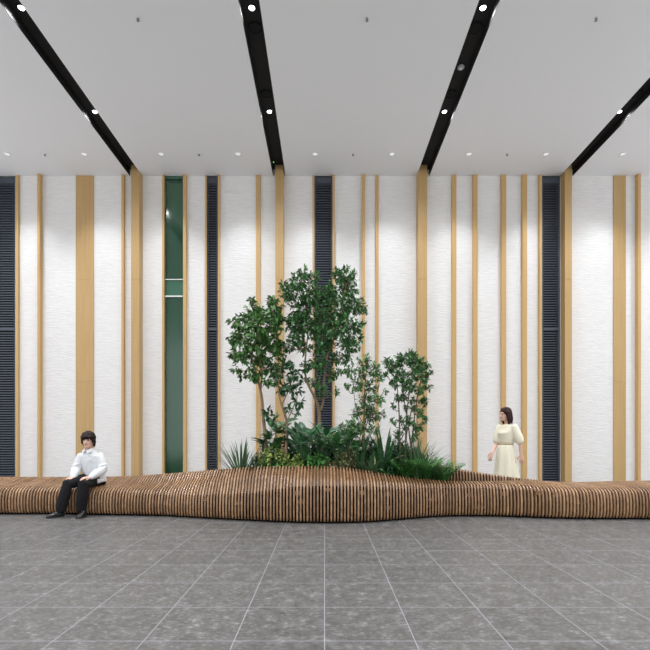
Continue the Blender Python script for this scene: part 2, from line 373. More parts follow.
# ------------------------------------------------------------------ bench and planter
def interp(keys, x):                                   # keys: sorted (x, tuple) - monotone hermite
    n = len(keys)
    if x <= keys[0][0]: return keys[0][1]
    if x >= keys[-1][0]: return keys[-1][1]
    for i in range(n - 1):
        if keys[i][0] <= x <= keys[i+1][0]: break
    xa, va = keys[i]; xb, vb = keys[i+1]; h = xb - xa; t = (x - xa) / h; out = []
    for k in range(len(va)):
        def slope(j):
            if j == 0 or j == n - 1: return 0
            d0 = (keys[j][1][k] - keys[j-1][1][k]) / (keys[j][0] - keys[j-1][0]); d1 = (keys[j+1][1][k] - keys[j][1][k]) / (keys[j+1][0] - keys[j][0])
            return 0 if d0 * d1 <= 0 else 2 * d0 * d1 / (d0 + d1)
        m0, m1 = slope(i) * h, slope(i + 1) * h
        out.append((2*t**3-3*t*t+1)*va[k] + (t**3-2*t*t+t)*m0 + (-2*t**3+3*t*t)*vb[k] + (t**3-t*t)*m1)
    return out
ZB = .03
# px : (bottom y, knee y, rim D, rim y)  -> front run
fk = [(-160, 513, 489, 7.75, 477), (0, 513, 488.5, 7.8, 476.8), (60, 513, 488.5, 7.8, 476.8), (105, 513.9, 490, 7.7, 476), (160, 514.8, 493, 7.5, 473), (200, 517, 493.5, 7.2, 470), (245, 519.4, 492, 6.85, 467),
      (275, 520.8, 488.3, 6.78, 466), (300, 521.7, 485.5, 6.75, 465.8), (325, 521.9, 485, 6.75, 466), (360, 521.5, 485.5, 6.78, 469), (400, 518.7, 487, 6.87, 475.3), (430, 516.3, 487, 6.95, 479), (455, 515.2, 487, 7.0, 480.9),
      (490, 515.2, 487, 7.08, 481.2), (520, 516, 487.5, 7.2, 480.6), (550, 517.2, 489, 7.32, 480.4), (600, 518, 490, 7.35, 482), (650, 518, 489.5, 7.4, 481), (820, 516, 489.5, 7.4, 479)]
FK = []
for p, yb, yk, Dr, yr in fk:
    D0 = F * (EYE - ZB) / (yb - CY); FK.append((PX(p, D0), (D0, EYE - (yk - CY) * D0 / F, Dr, EYE - (yr - CY) * Dr / F)))
rk = [(205, 7.25, 478), (240, 7.5, 475), (300, 7.65, 466), (400, 7.6, 461), (432, 7.55, 463.5), (460, 7.45, 469), (480, 7.4, 472.4), (500, 7.37, 475.4), (520, 7.35, 478), (545, 7.34, 480)]
RK = [(PX(p, D), (D, EYE - (y - CY) * D / F)) for p, D, y in rk]
def catmull(pts, sub=4):
    out = []; n = len(pts)
    for i in range(n - 1):
        p0, p1, p2, p3 = pts[max(i-1, 0)], pts[i], pts[i+1], pts[min(i+2, n-1)]
        for s in range(sub):
            t = s / sub
            out.append(tuple(.5*((2*p1[k]) + (-p0[k]+p2[k])*t + (2*p0[k]-5*p1[k]+4*p2[k]-p3[k])*t*t + (-p0[k]+3*p1[k]-3*p2[k]+p3[k])*t**3) for k in (0, 1)))
    out.append(tuple(pts[-1])); return out
def front_profile(x):
    D0, zk, Dr, zr = interp(FK, x); L = Dr - D0; bk = .10
    # s: how much the top is a flat seat with a back (deep body) rather than one slope
    s = min(1, max(0, (L - .45) / .35))
    e1, e2 = min(.02 + .02*s, L*.08), min(.09 + .05*s, L*.27)
    pts = [(D0 + .02, ZB), (D0 - .005, ZB + .05), (D0 - .012, (zk) * .5), (D0, zk - .10), (D0 + e1, zk - .025), (D0 + e2, zk + .018 + (1-s)*min(.045, (zr-zk)*.25))]
    zs = zk + .02 + .05*s
    if s > 0.02:
        zmid = (zk + .03) * s + (zk + (zr - zk) * .55) * (1 - s); zm2 = (zk + .2*(zr-zk) + .03) * s + (zk + (zr - zk) * .72) * (1 - s)
        pts += [(D0 + L * .40, zmid), (D0 + L * .66, zm2), (D0 + L * .86, zr - (zr - zm2) * .32)]
    else:
        pts += [(D0 + L * .45, zk + (zr - zk) * .55), (D0 + L * .66, zk + (zr - zk) * .73), (D0 + L * .86, zr - (zr - zk) * .10)]
    pts += [(Dr, zr), (Dr + .05, zr - .015), (Dr + bk, zr - .10), (Dr + bk, zr * .55), (Dr + bk, .2), (Dr + bk - .01, ZB)]
    return catmull(pts, 4)
def rear_profile(x):
    D, z = interp(RK, x)
    return catmull([(D + .02, .25), (D - .03, z * .6), (D - .03, z - .12), (D, z - .02), (D + .035, z), (D + .075, z - .015), (D + .11, z - .10), (D + .12, z * .6), (D + .12, .2), (D + .10, ZB)], 4)
def offset(pr, d):
    out = []
    for i, p in enumerate(pr):
        a = pr[max(i-1, 0)]; c = pr[min(i+1, len(pr)-1)]; ty, tz = c[0]-a[0], c[1]-a[1]; l = math.hypot(ty, tz) or 1
        out.append((p[0] + tz / l * d, p[1] - ty / l * d))
    return out
def slat_mesh(xs, prof, th, depth):
    b = MB(); e = .004
    for x in xs:
        pr = prof(x); ed = offset(pr, e); inn = offset(pr, depth); n = len(pr); h = th / 2
        # cross-section ring: rounded outer edge then flat sides
        R = []
        for i in range(n):
            R.append([(x - h, *inn[i]), (x - h, *ed[i]), (x - h * .55, *pr[i]), (x + h * .55, *pr[i]), (x + h, *ed[i]), (x + h, *inn[i])])
        b.rings(R)
    return b
bench = thing('slatted_bench', 'long undulating bench of brown timber slats wrapping around the planted bed', 'bench', (0, 6.9, 0))
k0, k1 = round(-6.3 / PITCH), round(6.3 / PITCH)
xs = [k * PITCH for k in range(k0, k1 + 1)]
o = slat_mesh(xs, front_profile, .0235, .085).build('front_slats', M['slat'], bench)
xr = [k * PITCH for k in range(round(RK[0][0] / PITCH) + 1, round(RK[-1][0] / PITCH))]
slat_mesh(xr, rear_profile, .0235, .06).build('rear_slats', M['slat'], bench)
def core_mesh(xs, prof, d):
    b = MB(); b.rings([[(x, *q) for q in offset(prof(x), d)] for x in xs], closed=False, caps=False); return b
xc_ = sorted(set(xs[::3] + [xs[-1]]))
core_mesh(xs[::2] + [xs[-1] + .001], lambda x: front_profile(x)[17:34], .026).build('seat_infill', M['infill'], bench, True)
core_mesh(xc_, front_profile, .08).build('front_gap_shade', M['core'], bench, True)  # black sheet behind the front slats, painted shade for the gaps
core_mesh(sorted(set(xr[::3] + [xr[-1]])), rear_profile, .045).build('rear_gap_shade', M['core'], bench, True)  # same black shade sheet inside the rear run
b = MB(); R = []
for x in xc_:
    D0, zk, Dr, zr = interp(FK, x); R.append([(x, D0 + .07, 0), (x, Dr + .06, 0), (x, Dr + .06, .06), (x, D0 + .07, .06)])
b.rings(R); b.build('plinth', M['core'], bench)
def rim_front(x): v = interp(FK, x); return v[2] + .09, v[3]
def soil_z(x): return min(rim_front(x)[1], interp(RK, x)[1]) - .10
b = MB(); R = []
for x in [k * .06 for k in range(round(-1.75/.06), round(2.35/.06) + 1)]:
    ya = rim_front(x)[0] - .02; yc = interp(RK, x)[0] + .0
    if yc < ya + .02: yc = ya + .02
    z = soil_z(x); R.append([(x, ya + (yc - ya) * s / 6, z + .05 * math.sin(PI * s / 6) + random.uniform(-.008, .008)) for s in range(7)])
b.rings(R, closed=False, caps=False); b.build('soil', M['soil'], bench, True)
for px, py, nsl, h in [(298, 493.5, 2, .028), (299, 502, 2, .028), (361, 493, 2, .026), (389, 494.5, 1, .03), (388.5, 508, 1, .03), (470, 495, 2, .028), (480, 508, 3, .018), (503, 494, 2, .028), (541, 493, 2, .03), (557, 495, 2, .03), (240, 503.5, 2, .02),
                       (166, 504, 1, .02), (327, 490, 1, .02), (430, 500, 1, .02), (606, 497, 2, .02), (580, 503, 1, .02), (205, 500, 1, .02)]:
    x = PX(px, interp(FK, PX(px, 6.6))[0]); D0 = interp(FK, x)[0]; z = EYE - (py - CY) * D0 / F
    xa = (round(x / PITCH)) * PITCH; b = MB(); b.box(xa - .5*PITCH*nsl - .012, xa + .5*PITCH*nsl + .012, D0 + .012, D0 + .06, z - h, z + h); b.build('spacer_block', M['block'], bench)

# ------------------------------------------------------------------ plants
def leaf(b, p, d, up, L, W, curl=.15, seg=2):
    d = d.normalized(); s = d.cross(up)
    if s.length < .05: s = Vector((1, 0, 0))
    s.normalize(); nrm = s.cross(d); v = []; f = []
    prof = [(0, .12), (.3, .9), (.62, .8), (1, .0)] if seg == 2 else [(0, .25), (.15, .8), (.35, 1), (.6, .85), (.82, .5), (1, 0)]
    for t, w in prof:
        c = p + d * (L * t) - nrm * (curl * L * t * t)
        v += [c + s * (W * w * .5) + nrm * (W * w * .12), c, c - s * (W * w * .5) + nrm * (W * w * .12)]
    for i in range(len(prof) - 1):
        a = i * 3; f += [(a, a+1, a+4, a+3), (a+1, a+2, a+5, a+4)]
    b.add(v, f)
def rv(r): 
    while True:
        v = Vector((r.uniform(-1, 1), r.uniform(-1, 1), r.uniform(-1, 1)))
        if .05 < v.length <= 1: return v
def smooth_path(pts, rad):
    out = []; rr = []; n = len(pts)
    for i in range(n - 1):
        p0, p1, p2, p3 = pts[max(i-1,0)], pts[i], pts[i+1], pts[min(i+2,n-1)]
        for s in range(4):
            t = s / 4; out.append(.5*((2*p1) + (p2-p0)*t + (2*p0-5*p1+4*p2-p3)*t*t + (3*p1-p0-3*p2+p3)*t**3)); rr.append(rad[i] + (rad[i+1]-rad[i])*t)
    return out + [pts[-1]], rr + [rad[-1]]
def tree(name, label, D, stems, blobs, nper, L, W, lm, bark, seed, droop=.35, twig_leaves=7, base=None, spread=1.0):
    r = random.Random(seed); p0 = base or P(stems[0][0][0], 0, D)
    x = p0.x; z0 = soil_z(x) - .03
    root = thing(name, label, 'tree', (x, D, z0 + .03)); tb = MB(); lb = MB(); nodes = []
    for st in stems:
        pts = [P(q[0], q[1], D + (q[3] if len(q) > 3 else 0)) for q in st]; rad = [q[2] for q in st]
        pp, rr = smooth_path(pts, rad); tb.tube(pp, rr, 7); nodes += [q for q in pp[len(pp)//3:]]
    for (bx, by, br) in blobs:
        c = P(bx, by, D + r.uniform(-.22, .22) * spread); R = br / F * D
        near = min(nodes, key=lambda q: (q - c).length + max(0, q.z - c.z) * 2)
        mid = (near + c) / 2 + Vector((0, 0, -.04)); pp, rr = smooth_path([near, mid, c + Vector((0, 0, R * .4))], [.008, .006, .003]); tb.tube(pp, rr, 5)
        cnt = int(nper * (br / 10) ** 2.0)
        for k in range(max(2, cnt // twig_leaves)):
            v = rv(r); v = v.normalized() * (v.length ** .6); tip = c + Vector((v.x * R, v.y * R * 1.2, v.z * R))
            st = c + (tip - c) * .35 + Vector((0, 0, -.02)); dirn = (tip - st); 
            if dirn.length < .02: continue
            dn = dirn.normalized(); tb.tube([st, (st + tip) / 2 + Vector((0, 0, .01)), tip], [.003, .0022, .001], 3)
            for q in range(twig_leaves):
                t = (q + r.random()) / twig_leaves; p = st + dirn * (t * 1.1)
                ld = (dn * .6 + rv(r) * .9 + Vector((0, 0, -droop))).normalized(); up = (Vector((0, 0, 1)) + rv(r) * .7).normalized()
                s = r.uniform(.7, 1.2); leaf(lb, p, ld, up, L * s, W * s, .12)
    tb.build('trunk', bark, root, True); lb.build('foliage', lm, root, True); return root
tree('ficus_tree', 'rounded broad-leaved tree at the left of the planted bed', 7.2,
     [[(266.5, 475, .034), (266, 446, .030), (263.3, 418, .026), (262, 400, .023), (259.5, 386, .019), (255, 368, .014, -.05), (249, 348, .009, -.1), (245, 330, .005, -.1)],
      [(260.5, 390, .018), (262.5, 372, .013), (266, 350, .009, .1), (270, 325, .006, .15), (272, 312, .004, .15)], [(259, 384, .014), (252, 372, .010), (243, 358, .006, .05), (238, 345, .004, .05)], [(262, 378, .012), (259, 350, .010), (257, 325, .006), (256, 308, .004)]],
     [(254, 311, 11), (273, 308, 10), (244, 322, 11), (262, 323, 13), (277, 323, 9), (237, 336, 9), (253, 340, 13), (271, 340, 11), (243, 353, 10), (261, 358, 11), (278, 350, 7), (234, 352, 6), (254, 373, 8), (269, 370, 7), (236, 368, 5), (243, 376, 5), (233, 322, 5), (266, 382, 5), (275, 367, 6), (252, 300, 4), (274, 300, 5)],
     210, .082, .044, M['leaf_ficus'], M['bark'], 11, .55)
tree('rubber_plant', 'slim young tree with a bare trunk between the left tree and the tallest tree', 7.05,
     [[(285, 480, .027), (285.6, 454, .025), (287, 425, .022), (284, 412, .02), (280, 399, .016), (278.5, 384, .012), (281, 366, .007)], [(281.5, 405, .012), (288, 392, .008), (293, 376, .005)], [(286.5, 422, .01), (293, 408, .007), (298, 394, .004)], [(287, 428, .008), (277, 420, .006), (268, 414, .004)]],
     [(280, 365, 7), (286, 361, 6), (292, 374, 7), (277, 379, 6), (296, 388, 7), (284, 388, 6), (297, 401, 6), (289, 409, 4), (290, 384, 5), (268, 414, 6), (275, 420, 5), (298, 412, 4), (294, 364, 4)],
     150, .09, .040, M['leaf_dark'], M['bark'], 12, .2, 6)
tree('weeping_fig', 'tallest tree with a forked trunk and two dense crowns in the centre of the bed', 7.3,
     [[(319, 470, .030), (319, 440, .028), (319, 412, .026), (315.4, 399, .021), (307.5, 383, .018), (305, 370, .016), (305.8, 353, .014), (308, 330, .011), (306, 305, .007), (300, 282, .004)],
      [(318.8, 412, .022), (322.8, 404, .020), (323.5, 388, .018), (325, 374, .017), (327, 356, .016), (332.5, 344, .013), (336, 325, .010), (342, 305, .007), (346, 284, .004)],
      [(326, 362, .011), (322, 340, .009, .1), (322, 318, .006, .15), (326, 298, .004, .15)], [(335, 335, .009), (348, 326, .006), (356, 312, .004)], [(306.5, 345, .009), (298, 325, .006), (290, 300, .004)]],
     [(303, 273, 7), (297, 282, 10), (289, 294, 10), (283, 285, 5), (311, 296, 14), (327, 299, 13), (343, 277, 9), (349, 288, 11), (354, 304, 11), (340, 308, 14), (300, 308, 13), (306, 324, 14), (322, 322, 15), (341, 327, 13), (357, 325, 8), (294, 322, 10), (296, 338, 8), (347, 343, 11), (321, 343, 13), (304, 347, 8), (289, 347, 6), (282, 345, 4), (336, 357, 8), (318, 363, 10), (307, 366, 6), (331, 374, 7), (316, 381, 7), (323, 391, 6), (346, 358, 6), (355, 345, 6), (314, 278, 6), (332, 288, 7), (336, 272, 5), (360, 338, 4), (362, 310, 5), (304, 380, 5), (340, 372, 4), (335, 392, 4), (346, 268, 4), (352, 276, 5)],
     320, .066, .029, M['leaf_tall'], M['bark'], 13, .3)
tree('airy_tree', 'airy pale green sapling in front of a batten between the two larger crowns', 6.98,
     [[(364, 478, .016), (363.5, 450, .014), (364, 420, .012), (364.5, 395, .009), (366, 375, .006), (368, 360, .004)], [(364, 430, .008), (372, 412, .006), (377, 392, .004)], [(364, 425, .008), (356, 408, .005), (353, 380, .003)], [(363.5, 445, .008), (353, 430, .005), (345, 424, .003)]],
     [(351, 371, 7), (364, 362, 8), (374, 370, 8), (357, 384, 8), (371, 386, 8), (380, 378, 5), (366, 399, 9), (378, 400, 6), (357, 412, 7), (371, 415, 9), (349, 426, 6), (342, 428, 4), (381, 414, 5), (355, 424, 6), (362, 374, 6), (384, 392, 3), (347, 388, 4), (362, 428, 7), (374, 430, 6), (353, 436, 6), (366, 410, 6)],
     280, .058, .029, M['leaf_fine'], M['bark_dark'], 14, .1, 6)
tree('privet_tree', 'many-stemmed small tree at the right of the planted bed', 7.1,
     [[(400, 478, .014), (400, 445, .013), (399, 410, .010), (397, 385, .006), (394, 368, .004)], [(405, 478, .014), (405.5, 445, .013), (407, 412, .010), (411, 382, .006), (414, 362, .004)], [(412, 478, .014), (411, 448, .012), (407, 418, .009), (402, 385, .006), (403, 365, .004)], [(411, 470, .014), (412, 442, .012), (416, 405, .009), (421, 380, .005), (424, 368, .003)], [(403, 470, .01), (409, 420, .008), (419, 395, .005), (427, 388, .003)]],
     [(391, 366, 7), (401, 361, 8), (412, 358, 8), (420, 364, 7), (425, 377, 6), (416, 373, 8), (400, 376, 8), (428, 387, 4), (409, 385, 8), (420, 390, 5), (394, 383, 5), (424, 402, 4), (420, 412, 5), (404, 396, 5), (410, 420, 5), (394, 407, 3), (425, 420, 4), (418, 428, 5), (400, 420, 4), (392, 422, 3), (409, 354, 4), (387, 362, 4), (386, 376, 3), (426, 366, 4), (412, 400, 4), (430, 374, 3), (399, 398, 4), (413, 410, 4), (398, 434, 5), (404, 428, 4), (415, 436, 4), (421, 400, 4), (406, 408, 3)],
     470, .056, .027, M['leaf_right'], M['bark_dark'], 15, .15, 6)

def shrub(name, label, px, D, htop, wpx, n, L, W, lm, seed, cat='shrub'):
    """a bushy low plant: thin stems and leaves filling a dome"""
    r = random.Random(seed); c = P(px, 0, D); z0 = soil_z(c.x); zt = EYE - (htop - CY) * D / F; R = wpx / F * D; H = zt - z0
    root = thing(name, label, cat, (c.x, D, z0)); sb = MB(); lb = MB(); ns = max(9, n // 12)
    for i in range(ns):
        a = r.uniform(0, 2*PI); q = math.sqrt(r.random()); tip = Vector((c.x + R*q*math.cos(a), D + R*.7*q*math.sin(a), z0 + H * (1 - .45*q*q) * r.uniform(.75, 1)))
        bs = Vector((c.x + R*.25*q*math.cos(a), D + R*.2*q*math.sin(a), z0 - .03)); md = (bs + tip) / 2 + Vector((R*.12*math.cos(a), 0, H*.06))
        pp, rr = smooth_path([bs, md, tip], [.005, .004, .002]); sb.tube(pp, rr, 4)
        for k in range(max(5, n // ns)):
            t = .35 + .65 * (k + r.random()) / max(5, n // ns); p = pp[min(len(pp)-1, int(t * (len(pp)-1)))]
            d = (rv(r) + Vector((math.cos(a)*.4, math.sin(a)*.4 - .15, .25))).normalized(); s = r.uniform(.7, 1.2)
            leaf(lb, p, d, (Vector((0, 0, 1)) + rv(r)*.5).normalized(), L*s, W*s, .2)
    sb.build('stems', M['bark_dark'], root, True); lb.build('foliage', lm, root, True); return root
def rosette(name, label, px, D, htop, n, W, lm, seed, lean=(.1, .9), arch=.5, width_px=None, cat='plant', pale=0, base_r=.05, part='leaves'):
    """strap or sword leaves rising from one crown and arching out"""
    r = random.Random(seed); c = P(px, 0, D); z0 = soil_z(c.x); H = EYE - (htop - CY) * D / F - z0
    root = thing(name, label, cat, (c.x, D, z0)); b = MB(); b2 = MB()
    for i in range(n):
        a = 2*PI*(i / n) + r.uniform(-.5, .5); q = r.uniform(*lean); L = H * r.uniform(.75, 1.05) * (1 + .25*q)
        h = Vector((math.cos(a), math.sin(a), 0)); s = Vector((-h.y, h.x, 0)); p = Vector((c.x, D, z0 - .02)) + h * r.uniform(0, base_r)
        ang = q; v = []; f = []; N = 9; tw = r.uniform(-.5, .5)
        for k in range(N):
            t = k / (N - 1); w = W * (min(1, .45 + 2*t) * (1 - t**3)) * .5 + .0006; e = (s * math.cos(tw*t) + Vector((0,0,1)) * math.sin(tw*t) * .6).normalized()
            nn = h * math.cos(ang) - Vector((0,0,1)) * math.sin(ang)
            v += [p - e*w - nn*w*.35, p, p + e*w - nn*w*.35]
            p = p + (Vector((0,0,1)) * math.cos(ang) + h * math.sin(ang)) * (L / (N - 1)); ang += arch * q * 2.2 / (N - 1) + .03
        for k in range(N - 1):
            o_ = k*3; f += [(o_, o_+1, o_+4, o_+3), (o_+1, o_+2, o_+5, o_+4)]
        (b2 if i < pale else b).add(v, f)
    b.build(part, lm, root, True)
    if pale: o = b2.build('pale_leaves', M['leaf_pale'], root, True); o['label'] = 'pale cream striped leaves'
    return root
def paddles(name, label, px, D, htop, n, L, W, lm, seed, spread=.16, cat='plant', lobed=False, low=.45):
    """big broad leaves on separate stalks"""
    r = random.Random(seed); c = P(px, 0, D); z0 = soil_z(c.x); H = EYE - (htop - CY) * D / F - z0
    root = thing(name, label, cat, (c.x, D, z0)); sb = MB(); lb = MB()
    for i in range(n):
        a = 2*PI*i/n*1.6 + r.uniform(-.4, .4); q = r.uniform(.3, 1); h = Vector((math.cos(a), math.sin(a), 0))
        bs = Vector((c.x, D, z0 - .02)) + h * .03; tp = bs + h * spread * q + Vector((0, 0, H * r.uniform(low, .86)))
        pp, rr = smooth_path([bs, (bs + tp)/2 + Vector((0,0,H*.1)) - h*.02, tp], [.006, .005, .004]); sb.tube(pp, rr, 5)
        d = (h * (.5 + .5*q) + Vector((0, -.35, r.uniform(.25, 1.5)))).normalized(); s = r.uniform(.8, 1.15)
        if lobed:
            for k in range(7):
                ang = (k - 3) * .42; dd = (Matrix.Rotation(ang, 3, d.cross(Vector((0,0,1))).cross(d).normalized()) @ d)
                leaf(lb, tp, dd, Vector((0,0,1)), L*s*(1 - .09*abs(k-3)), W*s*.34, .25, 3)
        else: leaf(lb, tp, d, (Vector((0, -.5, 1)) + rv(r)*.2).normalized(), L*s, W*s, .3, 3)
    sb.build('stalks', M['leaf_big'], root, True); lb.build('leaves', lm, root, True); return root
def fern(name, label, px, D, htop, n, Lf, lm, seed, cat='fern', z=None):
    r = random.Random(seed); c = P(px, 0, D); z0 = soil_z(c.x) if z is None else z; H = EYE - (htop - CY) * D / F - z0
    root = thing(name, label, cat, (c.x, D, z0)); sb = MB(); lb = MB()
    for i in range(n):
        a = 2*PI*i/n + r.uniform(-.3, .3); h = Vector((math.cos(a), math.sin(a), 0)); q = r.uniform(.3, 1); p = Vector((c.x, D, z0 - .01)) + h*.02; ang = .08 + .5*q; N = 11; pts = []
        for k in range(N):
            pts.append(p.copy()); p = p + (Vector((0,0,1))*math.cos(ang) + h*math.sin(ang)) * (max(Lf, H*1.15) * (1 + .2*q) / N); ang += .06
        sb.tube(pts, [.003]*N, 4); side = Vector((-h.y, h.x, 0))
        for k in range(2, N):
            t = k / N; ll = .085 * math.sin(PI * min(1, t*.9 + .1)) + .015
            for sg in (-1, 1):
                for off in (0, .5):
                    pt = pts[k] if off == 0 or k == N-1 else (pts[k] + pts[k+1]) / 2
                    leaf(lb, pt, (side*sg + h*.35 + Vector((0,0,.25 + r.uniform(-.2,.2)))).normalized(), Vector((0,0,1)), ll, ll*.34, .25)
    sb.build('stems', lm, root, True); lb.build('fronds', lm, root, True); return root

rosette('dracaena', 'spiky narrow-leaved plant at the left end of the planted bed', 241, 7.12, 437, 46, .030, M['leaf_spike'], 21, (.05, .58), .22)
rosette('strap_leaf_plant', 'dark broad strap-leaved rosette in front of the left tree trunk', 271, 7.1, 449, 26, .055, M['leaf_dark'], 22, (.1, .75), .4)
rosette('lily_clump', 'small arching green clump right beside the spiky plant', 256, 7.12, 451, 26, .03, M['leaf_spike'], 46, (.1, .65), .5)
shrub('lime_shrub', 'lime green small-leaved shrub at the foot of the left tree trunk', 274, 7.03, 442, 15, 520, .06, .032, M['leaf_lime'], 23)
shrub('lime_shrub', 'lime green small-leaved shrub right of the slim bare trunk', 295, 6.98, 449, 10, 380, .055, .03, M['leaf_lime'], 24)
paddles('fatsia', 'dark plant with big lobed leaves between the left tree trunk and the slim trunk', 273, 7.2, 420, 15, .25, .26, M['leaf_big'], 25, .17, lobed=True)
paddles('philodendron', 'plant with one high bright drooping leaf beside the slim bare trunk', 279, 7.35, 412, 5, .22, .13, M['leaf_big'], 26, .08, low=.7)
paddles('aspidistra', 'tall dark paddle-leaved plant left of the tallest tree trunk', 304, 7.05, 425, 26, .30, .11, M['leaf_dark'], 27, .16)
paddles('cast_iron_plant', 'tall dark paddle-leaved plant right of the tallest tree trunk', 324, 7.1, 424, 24, .30, .12, M['leaf_dark'], 28, .15)
paddles('peace_lily', 'broad-leaved plant midway between the tallest trunk and the airy sapling', 339, 7.0, 430, 24, .26, .12, M['leaf_big'], 29, .15)
shrub('pittosporum', 'mid green shrub at the rim below the tallest tree trunk', 316, 6.97, 450, 13, 420, .075, .042, M['leaf_fern'], 30)
shrub('mottled_shrub', 'olive and cream mottled shrub below the airy sapling', 347, 6.98, 443, 12, 420, .06, .032, M['leaf_croton'], 31)
shrub('mottled_shrub', 'low olive mottled shrub at the rim between the mid green shrub and the sapling', 333, 6.95, 457, 8, 200, .055, .03, M['leaf_croton'], 32)
rosette('snake_plant', 'dark upright sword-leaved plant at the foot of the airy sapling', 359, 7.1, 425, 28, .045, M['leaf_dark'], 33, (.03, .45), .2)
rosette('agave', 'sword-leaved plant with pale cream striped leaves below the sapling', 372, 6.98, 442, 22, .06, M['leaf_spike'], 34, (.15, .9), .4, pale=4)
rosette('yucca', 'tall dark sword-leaved plant between the sapling and the right tree', 384, 7.12, 426, 30, .065, M['leaf_dark'], 35, (.04, .6), .25)
shrub('boxwood', 'dark dense shrub behind the foot of the right tree', 398, 7.25, 434, 13, 756, .085, .046, M['leaf_dark'], 36)
shrub('boxwood', 'dark low shrub at the rim left of the right tree stems', 385, 6.98, 461, 13, 648, .085, .046, M['leaf_dark'], 37)
rosette('tall_grass', 'tall clump of narrow grass-like blades right of the right tree stems', 415, 7.08, 433, 75, .024, M['leaf_spike'], 38, (.03, .55), .5)
rosette('tall_grass', 'thin clump of arching grass blades nearest the right column', 425, 7.12, 441, 44, .016, M['leaf_spike'], 39, (.05, .6), .8)
shrub('boxwood', 'dark shrub behind the sword-leaved plants and the sapling', 370, 7.35, 432, 17, 828, .085, .046, M['leaf_dark'], 40)
fern('fern', 'bright green fern at the rim below the right tree', 405, 7.03, 457, 30, .22, M['leaf_fern'], 41)
fern('fern', 'bright green fern in front of the tall grass clump', 422, 7.08, 455, 34, .2, M['leaf_fern'], 42)
fern('fern', 'bright green fern at the right end of the planted bed', 440, 7.17, 459, 34, .18, M['leaf_fern'], 43)
shrub('boxwood', 'dark shrub behind the paddle-leaved plants and the tallest trunk', 318, 7.38, 436, 22, 828, .085, .046, M['leaf_dark'], 44)
shrub('asparagus_bush', 'fluffy bright green bush among the ferns right of the tall grass clump', 431, 7.17, 459, 13, 700, .045, .014, M['leaf_fern'], 51)
shrub('asparagus_bush', 'fluffy bright green bush at the rim below the right tree stems', 412, 7.05, 460, 13, 600, .045, .014, M['leaf_fern'], 52)
shrub('boxwood', 'dark dense shrub behind the left tree trunk and the lobed plant', 268, 7.38, 440, 14, 700, .085, .046, M['leaf_dark'], 53)
shrub('boxwood', 'dark dense shrub behind the slim bare trunk and left paddle-leaved plant', 292, 7.4, 438, 14, 700, .085, .046, M['leaf_dark'], 54)
shrub('boxwood', 'dark dense shrub behind the broad-leaved plant beside the sapling', 346, 7.36, 434, 14, 700, .085, .046, M['leaf_dark'], 55)
shrub('boxwood', 'dark dense shrub behind the tall grass clump', 412, 7.28, 440, 13, 700, .075, .04, M['leaf_dark'], 56)
shrub('pittosporum', 'mid green shrub at the rim between the strap-leaved rosette and the right lime shrub', 284, 6.95, 457, 9, 240, .06, .034, M['leaf_fern'], 45)

# ------------------------------------------------------------------ people
UP = Vector((0, 0, 1))
def head_mesh(b, c, fd, s=1.0):
    """c: centre of the head (eye level), fd: facing direction"""
    f = fd.normalized(); r = UP.cross(f).normalized() * -1; u = r.cross(f) if r.cross(f).z > 0 else -r.cross(f)
    st = [(-.118, .018, .026, .060), (-.108, .038, .045, .045), (-.085, .052, .068, .022), (-.055, .062, .082, .008), (-.02, .070, .090, 0), (.02, .074, .094, -.004), (.06, .070, .090, -.008), (.09, .056, .072, -.010), (.108, .034, .044, -.012), (.115, .012, .016, -.012)]
    b.loft([(c + u*(h*s) + f*(o*s), r*(rx*s), f*(ry*s)) for h, rx, ry, o in st], 20)
    b.tube([c + f*(.088*s) + u*(.005*s), c + f*(.102*s) - u*(.025*s), c + f*(.106*s) - u*(.036*s)], [.008*s, .011*s, .014*s], 8, True)       # nose
    b.tube([c + f*(.086*s) - u*(.062*s) - r*(.018*s), c + f*(.093*s) - u*(.062*s), c + f*(.086*s) - u*(.062*s) + r*(.018*s)], [.006*s, .009*s, .006*s], 8, True)   # mouth
    b.tube([c + f*(.080*s) + u*(.022*s) - r*(.045*s), c + f*(.088*s) + u*(.024*s), c + f*(.080*s) + u*(.022*s) + r*(.045*s)], .009*s, 8, True)                  # brow
    for sg in (-1, 1):
        b.ball(c + r*(sg*.074*s) - f*(.008*s) - u*(.018*s), [r*(.010*s), f*(.018*s), u*(.032*s)], 10, 7)   # ears
    return f, r, u
def hand_mesh(b, w, d, n, side, s=1.0, curl=.5):
    """w wrist, d pointing direction of the fingers, n back-of-hand normal, side +1/-1 for the thumb side"""
    d = d.normalized(); n = (n - d * n.dot(d)).normalized(); sd = d.cross(n) * side
    b.loft([(w, sd*(.027*s), n*(.019*s)), (w + d*(.04*s), sd*(.036*s), n*(.017*s)), (w + d*(.085*s), sd*(.041*s), n*(.014*s)), (w + d*(.1*s), sd*(.036*s), n*(.010*s))], 12)
    for k, (o, L) in enumerate(((.031, .072), (.011, .082), (-.010, .077), (-.030, .060))):
        p = w + d*(.085*s) + sd*(o*s); pts = [p]; ang = curl * .35
        for q in (.45, .32, .23):
            dd = d*math.cos(ang) - n*math.sin(ang) + sd*(o*1.6); pts.append(pts[-1] + dd.normalized()*(L*q*s)); ang += curl
        b.tube(pts, [.0095*s, .009*s, .0083*s, .0072*s], 8, True)
    p = w + d*(.025*s) + sd*(.026*s); q = p + (d*.6 + sd*.75 - n*.1).normalized()*(.045*s); e = q + (d*.9 + sd*.25 - n*.35).normalized()*(.034*s)
    b.tube([p, q, e], [.013*s, .011*s, .009*s], 8, True)
